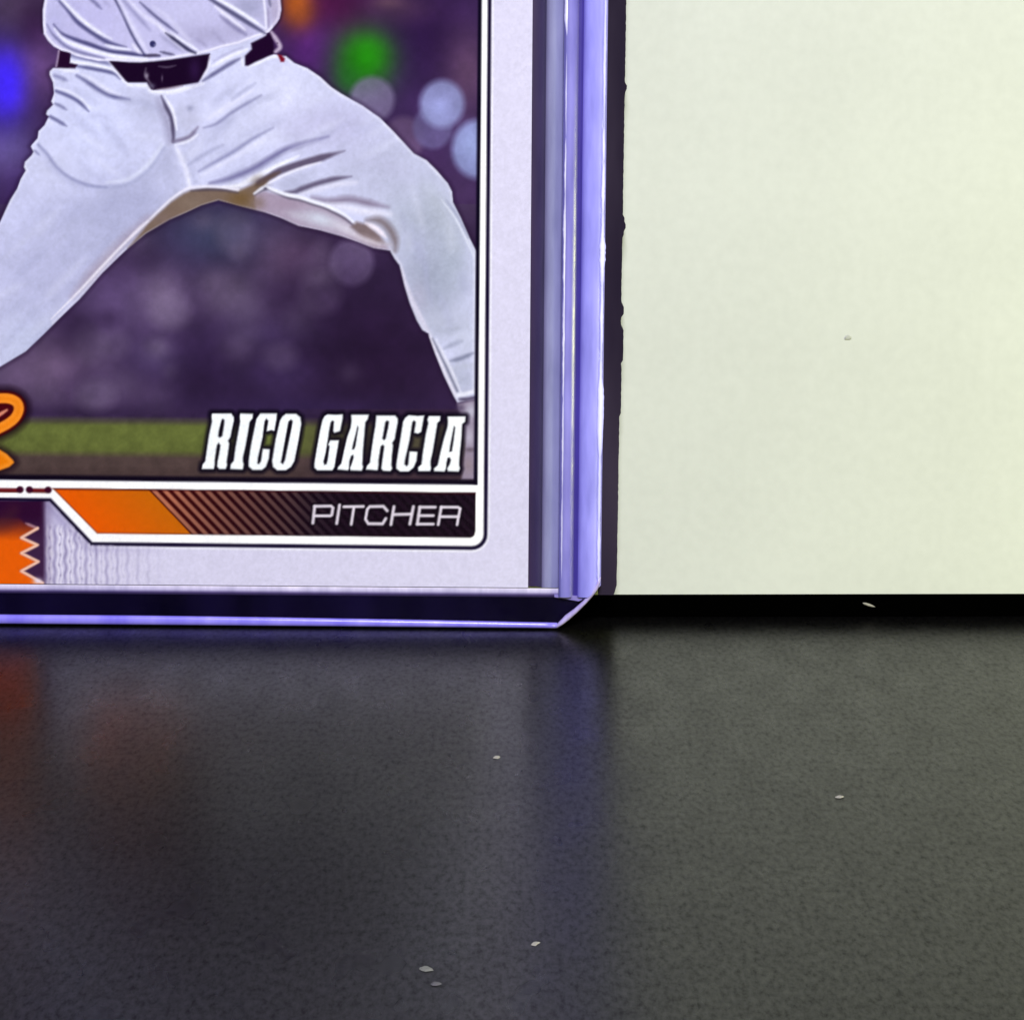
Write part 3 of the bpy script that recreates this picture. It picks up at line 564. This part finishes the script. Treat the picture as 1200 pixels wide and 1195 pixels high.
sheet = [(LFT + CHF, 0), (R - CHF, 0), (R - 3.2, .9), (R - 1.4, 2.6), (R - .4, 3.8), (R - .15, 4.6), (R - .15, TOP), (LFT + .15, TOP), (LFT + .15, 4.6), (LFT + 1.4, 2.6)]
v, f = prism([(a, b) for a, b in sheet], 0.05, .42); mesh_object('front_sheet', v, f, gm, holder)
v, f = prism([(a, b) for a, b in sheet], 1.25, 1.62); mesh_object('back_sheet', v, f, gm, holder)

def v_bottom(a, side):
    e = (R - a) if side > 0 else (a - LFT)
    return max(3.2, CHF + .1 - e * .95)
def tinted(name, rough=.22, scale=1040.):
    """plastic whose colour varies across the moulding (colour attribute), with fine streaks along it"""
    m = material(name, (128, 128, 128), rough, .5)
    b = m.node_tree.nodes['Principled BSDF']; c = coords(m)
    mp = m.node_tree.nodes.new('ShaderNodeMapping'); mp.inputs['Scale'].default_value = (1, 1, .16); wire(m, c, mp.inputs[0])
    n = node(m, 'ShaderNodeTexNoise', Scale=scale, Detail=4.); wire(m, mp.outputs[0], n.inputs['Vector'])
    n2 = node(m, 'ShaderNodeTexNoise', Scale=120., Detail=3.); wire(m, c, n2.inputs['Vector'])
    va = m.node_tree.nodes.new('ShaderNodeVertexColor'); va.layer_name = 'tint'
    r1 = ramp_node(m, n.outputs[0], [(.3, (.82, .82, .85, 1)), (.7, (1.12, 1.12, 1.08, 1))]); r2 = ramp_node(m, n2.outputs[0], [(.3, (.88, .88, .92, 1)), (.7, (1.08, 1.08, 1.05, 1))])
    last = va.outputs[0]
    for r_ in (r1, r2):
        mx = m.node_tree.nodes.new('ShaderNodeMix'); mx.data_type = 'RGBA'; mx.blend_type = 'MULTIPLY'; mx.inputs[0].default_value = 1
        wire(m, last, mx.inputs[6]); wire(m, r_.outputs[0], mx.inputs[7]); last = mx.outputs[2]
    wire(m, last, b.inputs['Base Color'])
    bp = node(m, 'ShaderNodeBump', Strength=.2, Distance=.0001); wire(m, n.outputs[0], bp.inputs['Height']); wire(m, bp.outputs[0], b.inputs['Normal'])
    return m
M_tint = tinted('varied_colour_plastic'); M_tint_matt = tinted('varied_colour_plastic_matt', .45)
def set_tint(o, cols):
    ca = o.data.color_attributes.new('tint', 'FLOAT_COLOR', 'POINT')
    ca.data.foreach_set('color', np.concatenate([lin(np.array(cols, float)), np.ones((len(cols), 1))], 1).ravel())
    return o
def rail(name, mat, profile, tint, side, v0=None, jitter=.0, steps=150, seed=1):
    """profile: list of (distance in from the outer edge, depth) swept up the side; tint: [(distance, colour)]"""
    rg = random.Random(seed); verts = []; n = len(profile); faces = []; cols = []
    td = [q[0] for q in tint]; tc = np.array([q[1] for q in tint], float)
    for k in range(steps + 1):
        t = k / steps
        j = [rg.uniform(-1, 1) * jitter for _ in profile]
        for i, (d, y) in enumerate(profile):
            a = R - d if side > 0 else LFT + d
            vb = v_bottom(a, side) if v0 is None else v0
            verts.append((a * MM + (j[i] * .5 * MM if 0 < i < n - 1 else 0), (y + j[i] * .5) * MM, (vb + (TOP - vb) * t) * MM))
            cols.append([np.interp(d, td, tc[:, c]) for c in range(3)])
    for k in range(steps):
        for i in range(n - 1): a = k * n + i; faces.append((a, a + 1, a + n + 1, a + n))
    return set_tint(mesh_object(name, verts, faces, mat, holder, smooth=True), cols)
def arc(d0, d1, y_edge0, y_edge1, rise, n=9, back=None):
    return [(d0 + (d1 - d0) * i / (n - 1), y_edge0 + (y_edge1 - y_edge0) * i / (n - 1) - rise * math.sin(math.pi * i / (n - 1))) for i in range(n)]
M_edge = plastic('edge_violet', (116, 104, 226), .2, (150, 140, 248), 80.)
M_strip = plastic('strip_dark', (30, 23, 40), .4, (58, 50, 66), 30., .05)
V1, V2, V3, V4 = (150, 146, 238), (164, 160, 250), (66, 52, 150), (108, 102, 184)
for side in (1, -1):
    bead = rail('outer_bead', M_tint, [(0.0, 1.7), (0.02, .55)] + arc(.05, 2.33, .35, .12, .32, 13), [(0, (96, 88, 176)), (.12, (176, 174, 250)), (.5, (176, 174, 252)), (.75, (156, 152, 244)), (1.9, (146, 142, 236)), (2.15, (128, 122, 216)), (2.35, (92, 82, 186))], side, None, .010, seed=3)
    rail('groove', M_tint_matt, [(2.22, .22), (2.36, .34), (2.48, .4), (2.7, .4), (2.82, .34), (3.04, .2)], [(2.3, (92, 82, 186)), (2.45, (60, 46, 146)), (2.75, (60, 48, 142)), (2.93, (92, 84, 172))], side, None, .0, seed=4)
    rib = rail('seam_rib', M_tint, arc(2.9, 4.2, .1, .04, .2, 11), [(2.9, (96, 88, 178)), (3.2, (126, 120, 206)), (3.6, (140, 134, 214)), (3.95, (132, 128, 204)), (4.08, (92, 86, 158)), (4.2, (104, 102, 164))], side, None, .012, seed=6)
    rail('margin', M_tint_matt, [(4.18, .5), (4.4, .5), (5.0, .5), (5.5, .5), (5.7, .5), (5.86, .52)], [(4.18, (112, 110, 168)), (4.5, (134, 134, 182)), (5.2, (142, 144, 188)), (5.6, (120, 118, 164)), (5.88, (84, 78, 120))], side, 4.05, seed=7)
    rail('pocket_gap', M_tint_matt, [(5.84, .52), (5.95, .72), (6.15, .95), (6.5, 1.1), (7.3, 1.15)], [(5.84, (84, 78, 120)), (6.1, (72, 64, 102)), (6.5, (54, 42, 82)), (6.8, (44, 28, 70)), (7.3, (42, 20, 62))], side, 4.05, seed=8)  # dark strip filling the gap beside the card, darker towards the card
    # painted highlights: white slivers along the two crests, fading into the plastic at their edges
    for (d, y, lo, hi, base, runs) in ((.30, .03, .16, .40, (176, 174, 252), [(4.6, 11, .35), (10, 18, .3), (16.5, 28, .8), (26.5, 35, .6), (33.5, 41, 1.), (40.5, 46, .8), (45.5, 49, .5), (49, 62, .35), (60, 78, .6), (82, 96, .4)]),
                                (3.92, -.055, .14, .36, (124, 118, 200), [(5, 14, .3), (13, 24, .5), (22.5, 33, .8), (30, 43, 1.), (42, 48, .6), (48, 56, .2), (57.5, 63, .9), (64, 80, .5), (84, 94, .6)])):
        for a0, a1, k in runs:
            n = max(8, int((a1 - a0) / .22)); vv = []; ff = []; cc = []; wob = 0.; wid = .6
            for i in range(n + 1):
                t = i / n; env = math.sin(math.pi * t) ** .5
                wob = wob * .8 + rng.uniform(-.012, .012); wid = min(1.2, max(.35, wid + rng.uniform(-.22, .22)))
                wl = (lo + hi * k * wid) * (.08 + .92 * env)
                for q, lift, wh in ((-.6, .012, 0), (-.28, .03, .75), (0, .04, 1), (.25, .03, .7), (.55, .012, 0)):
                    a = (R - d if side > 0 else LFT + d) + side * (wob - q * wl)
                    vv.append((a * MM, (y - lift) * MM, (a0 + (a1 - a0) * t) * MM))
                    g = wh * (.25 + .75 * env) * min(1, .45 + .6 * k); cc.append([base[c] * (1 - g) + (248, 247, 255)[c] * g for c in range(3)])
            for i in range(n):
                for j in range(4): b = i * 5 + j; ff.append((b, b + 1, b + 6, b + 5))
            set_tint(mesh_object('painted_glint', vv, ff, M_tint_matt, bead if d < 1 else rib, smooth=True), cc)
# bottom: pale sealed ledge under the card, violet bottom edge, cut corner
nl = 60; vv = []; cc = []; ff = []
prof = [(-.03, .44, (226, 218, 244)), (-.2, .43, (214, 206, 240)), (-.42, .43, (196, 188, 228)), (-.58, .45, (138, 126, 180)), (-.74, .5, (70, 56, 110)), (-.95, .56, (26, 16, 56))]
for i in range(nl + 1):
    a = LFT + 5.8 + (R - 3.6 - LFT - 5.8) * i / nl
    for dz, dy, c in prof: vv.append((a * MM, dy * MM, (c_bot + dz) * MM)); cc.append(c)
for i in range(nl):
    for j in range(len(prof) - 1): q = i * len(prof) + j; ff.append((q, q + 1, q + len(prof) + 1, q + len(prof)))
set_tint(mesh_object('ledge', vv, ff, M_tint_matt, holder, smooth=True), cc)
# thick sealed seam behind the front sheet, dark and see-through in the photograph
sb = plastic('seam_navy', (4, 2, 16), .2, (16, 10, 42), 40., .0)
v, f = prism([(LFT + 4.6, .5), (R - 4.2, .5), (R - 3.4, 1.1), (R - 2.3, 2.3), (R - 2.1, 2.8), (R - 2.5, c_bot - .9), (LFT + 4.6, c_bot - .9)], .6, 1.2); mesh_object('bottom_seam', v, f, sb, holder)
def sweep(name, pts, mat, w, depth0, depth1, smooth=True):
    """a rounded bar following a path (across, up) of the front outline; w = list of widths inward"""
    vv, ff, m = [], [], 8; n = len(pts)
    for i, (a, b) in enumerate(pts):
        p0 = pts[max(0, i - 1)]; p1 = pts[min(n - 1, i + 1)]
        dx, dz = p1[0] - p0[0], p1[1] - p0[1]; L = math.hypot(dx, dz); nx, nz = -dz / L, dx / L
        for j in range(m):
            th = 2 * math.pi * j / m
            r = w[i] / 2 * (1 + math.cos(th)); y = (depth0 + depth1) / 2 - (depth1 - depth0) / 2 * math.sin(th)
            vv.append(((a + nx * r) * MM, y * MM, (b + nz * r) * MM))
    for i in range(n - 1):
        for j in range(m): ff.append((i * m + j, i * m + (j + 1) % m, (i + 1) * m + (j + 1) % m, (i + 1) * m + j))
    ff += [tuple(range(m)), tuple(range((n - 1) * m, n * m))]
    return mesh_object(name, vv, ff, mat, holder, smooth)
path = [(LFT + CHF + (R - CHF - LFT - CHF) * i / 60, .02) for i in range(61)]
sweep('bottom_edge', path, M_edge, [.98 - .46 * (max(0, (a - LFT - 30) / (R - LFT - 30))) ** 1.5 for a, b in path], .0, .5)
M_corner = plastic('corner_lavender', (156, 140, 206), .25, (196, 186, 240), 200.)
cpath = [(R - CHF, .03), (R - 3.7, .42), (R - 3.1, .9), (R - 2.3, 1.65), (R - 1.4, 2.6), (R - .8, 3.3), (R - .35, 3.9), (R - .12, 4.5), (R - .03, 5.2)]
sweep('cut_corner', cpath, M_corner, [.34, .5, .62, .5, .42, .55, .5, .4, .3], -.03, .5)
cl = [(LFT + R - a, b) for a, b in cpath][::-1]
sweep('cut_corner', cl, M_corner, [.3, .4, .5, .55, .42, .5, .62, .5, .34], -.03, .5)
v, f = prism([(R - 2.4, 3.3), (R - .6, 3.95), (R - 1.6, 3.0), (R - 2.2, 2.75), (R - 4.6, 3.15), (R - 4.6, 3.4)], .3, 1.2); mesh_object('corner_fillet', v, f, plastic('fillet_violet', (112, 100, 176), .3, (160, 150, 214)), holder)
# dark strip standing out past each side at the back, outline uneven
def dark_strip(side):
    outline_offsets = [(103, 2.4, 5), (262, 2.2, 8), (270, 1.6, 8), (364, 3.0, 7), (404, 3.2, 20), (456, 1.6, 30)]
    pts = []
    for k in range(181):
        y = 697 - k * 697 / 180 if side > 0 else 690 - k * 690 / 180
        x = 722.5 + 11.5 * (694 - y) / 694
        for c, hgt, half in outline_offsets: x += hgt * min(1, max(0, (half - abs(y - c)) / 2.2 + .5))
        x += rng.uniform(-.25, .25) - (3.5 * max(0, (y - 687) / 10))
        pts.append(local_at(HOLDER, 1.75, x, y))
    top_a = pts[-1][0]
    outer = [(float(a), float(b)) for a, b in pts] + [(float(top_a), TOP)]
    inner = [(R - .25, TOP), (R - .25, outer[0][1])]
    o2 = outer + inner
    if side < 0: o2 = [(LFT + R - a, b) for a, b in o2]
    v, f = prism(o2, 1.75, 5.0 if side > 0 else 1.95)
    mesh_object('outer_strip', v, f, M_strip, holder)
dark_strip(1); dark_strip(-1)

# ------------------------------------------------------------------ dust
dm = material('dust_pale', (146, 142, 136), .8, .2); dg = material('dust_grey', (104, 104, 102), .8, .2); df = material('dust_faint', (84, 82, 88), .8, .2)
def fleck(name, x, y, w, h, ang, mat, label, surface='table'):
    n = 9; rg = random.Random(int(x * 7 + y)); ring = []
    for i in range(n):
        t = 2 * math.pi * i / n; q = rg.uniform(.6, 1.1)
        ring.append((math.cos(t) * w / 2 * q, math.sin(t) * h / 2 * q))
    c, s = math.cos(ang), math.sin(ang); ring = [(a * c - b * s, a * s + b * c) for a, b in ring]
    if surface == 'table': M = Matrix.Translation(table_at(x, y) + np.array([0, 0, .00004]))
    else:
        dep = -.16 if surface == 'rim' else -.04
        a, b = local_at(BOARD, dep, x, y); M = BOARD @ Matrix.Translation((a * MM, dep * MM, b * MM)) @ Matrix.Rotation(math.pi / 2, 4, 'X')
    th = min(w, h) * .12
    vv = [(a * MM, b * MM, 0) for a, b in ring] + [(a * .6 * MM, b * .6 * MM, th * MM * rg.uniform(.7, 1.3)) for a, b in ring]
    ff = [tuple(range(n)), tuple(range(2 * n - 1, n - 1, -1))] + [(i, (i + 1) % n, n + (i + 1) % n, n + i) for i in range(n)]
    o = mesh_object(name, vv, ff, mat); o.matrix_world = M
    return tag(o, label, 'dust', 'dust on the table and board')
fleck('dust_fleck', 582, 888, .75, .8, .15, dm, 'bright white dust fleck on the table below the holder, nearest to it')
fleck('dust_fleck', 984, 934, .65, .9, -.6, dm, 'cream dust fleck on the right half of the table')
fleck('dust_fleck', 627, 1106, .6, 1.1, -.5, dm, 'small pale dust fleck near the bottom edge, right of the wedge-shaped one')
fleck('dust_fleck', 499, 1136, .95, 1.2, .4, dg, 'grey wedge-shaped dust fleck lowest in the middle of the table')
fleck('dust_fleck', 512, 1153, .8, .8, .4, df, 'faint grey dust speck just below the wedge-shaped fleck')
fleck('dust_fiber', 1017, 708, 1.55, .34, -.33, dm, 'short pale fibre stuck on the black rim under the white board', 'rim')
fleck('dust_speck', 994, 396, .75, .6, .2, material('speck_grey', (168, 170, 162), .8, .1), 'single grey speck on the white board right of the holder', 'board')
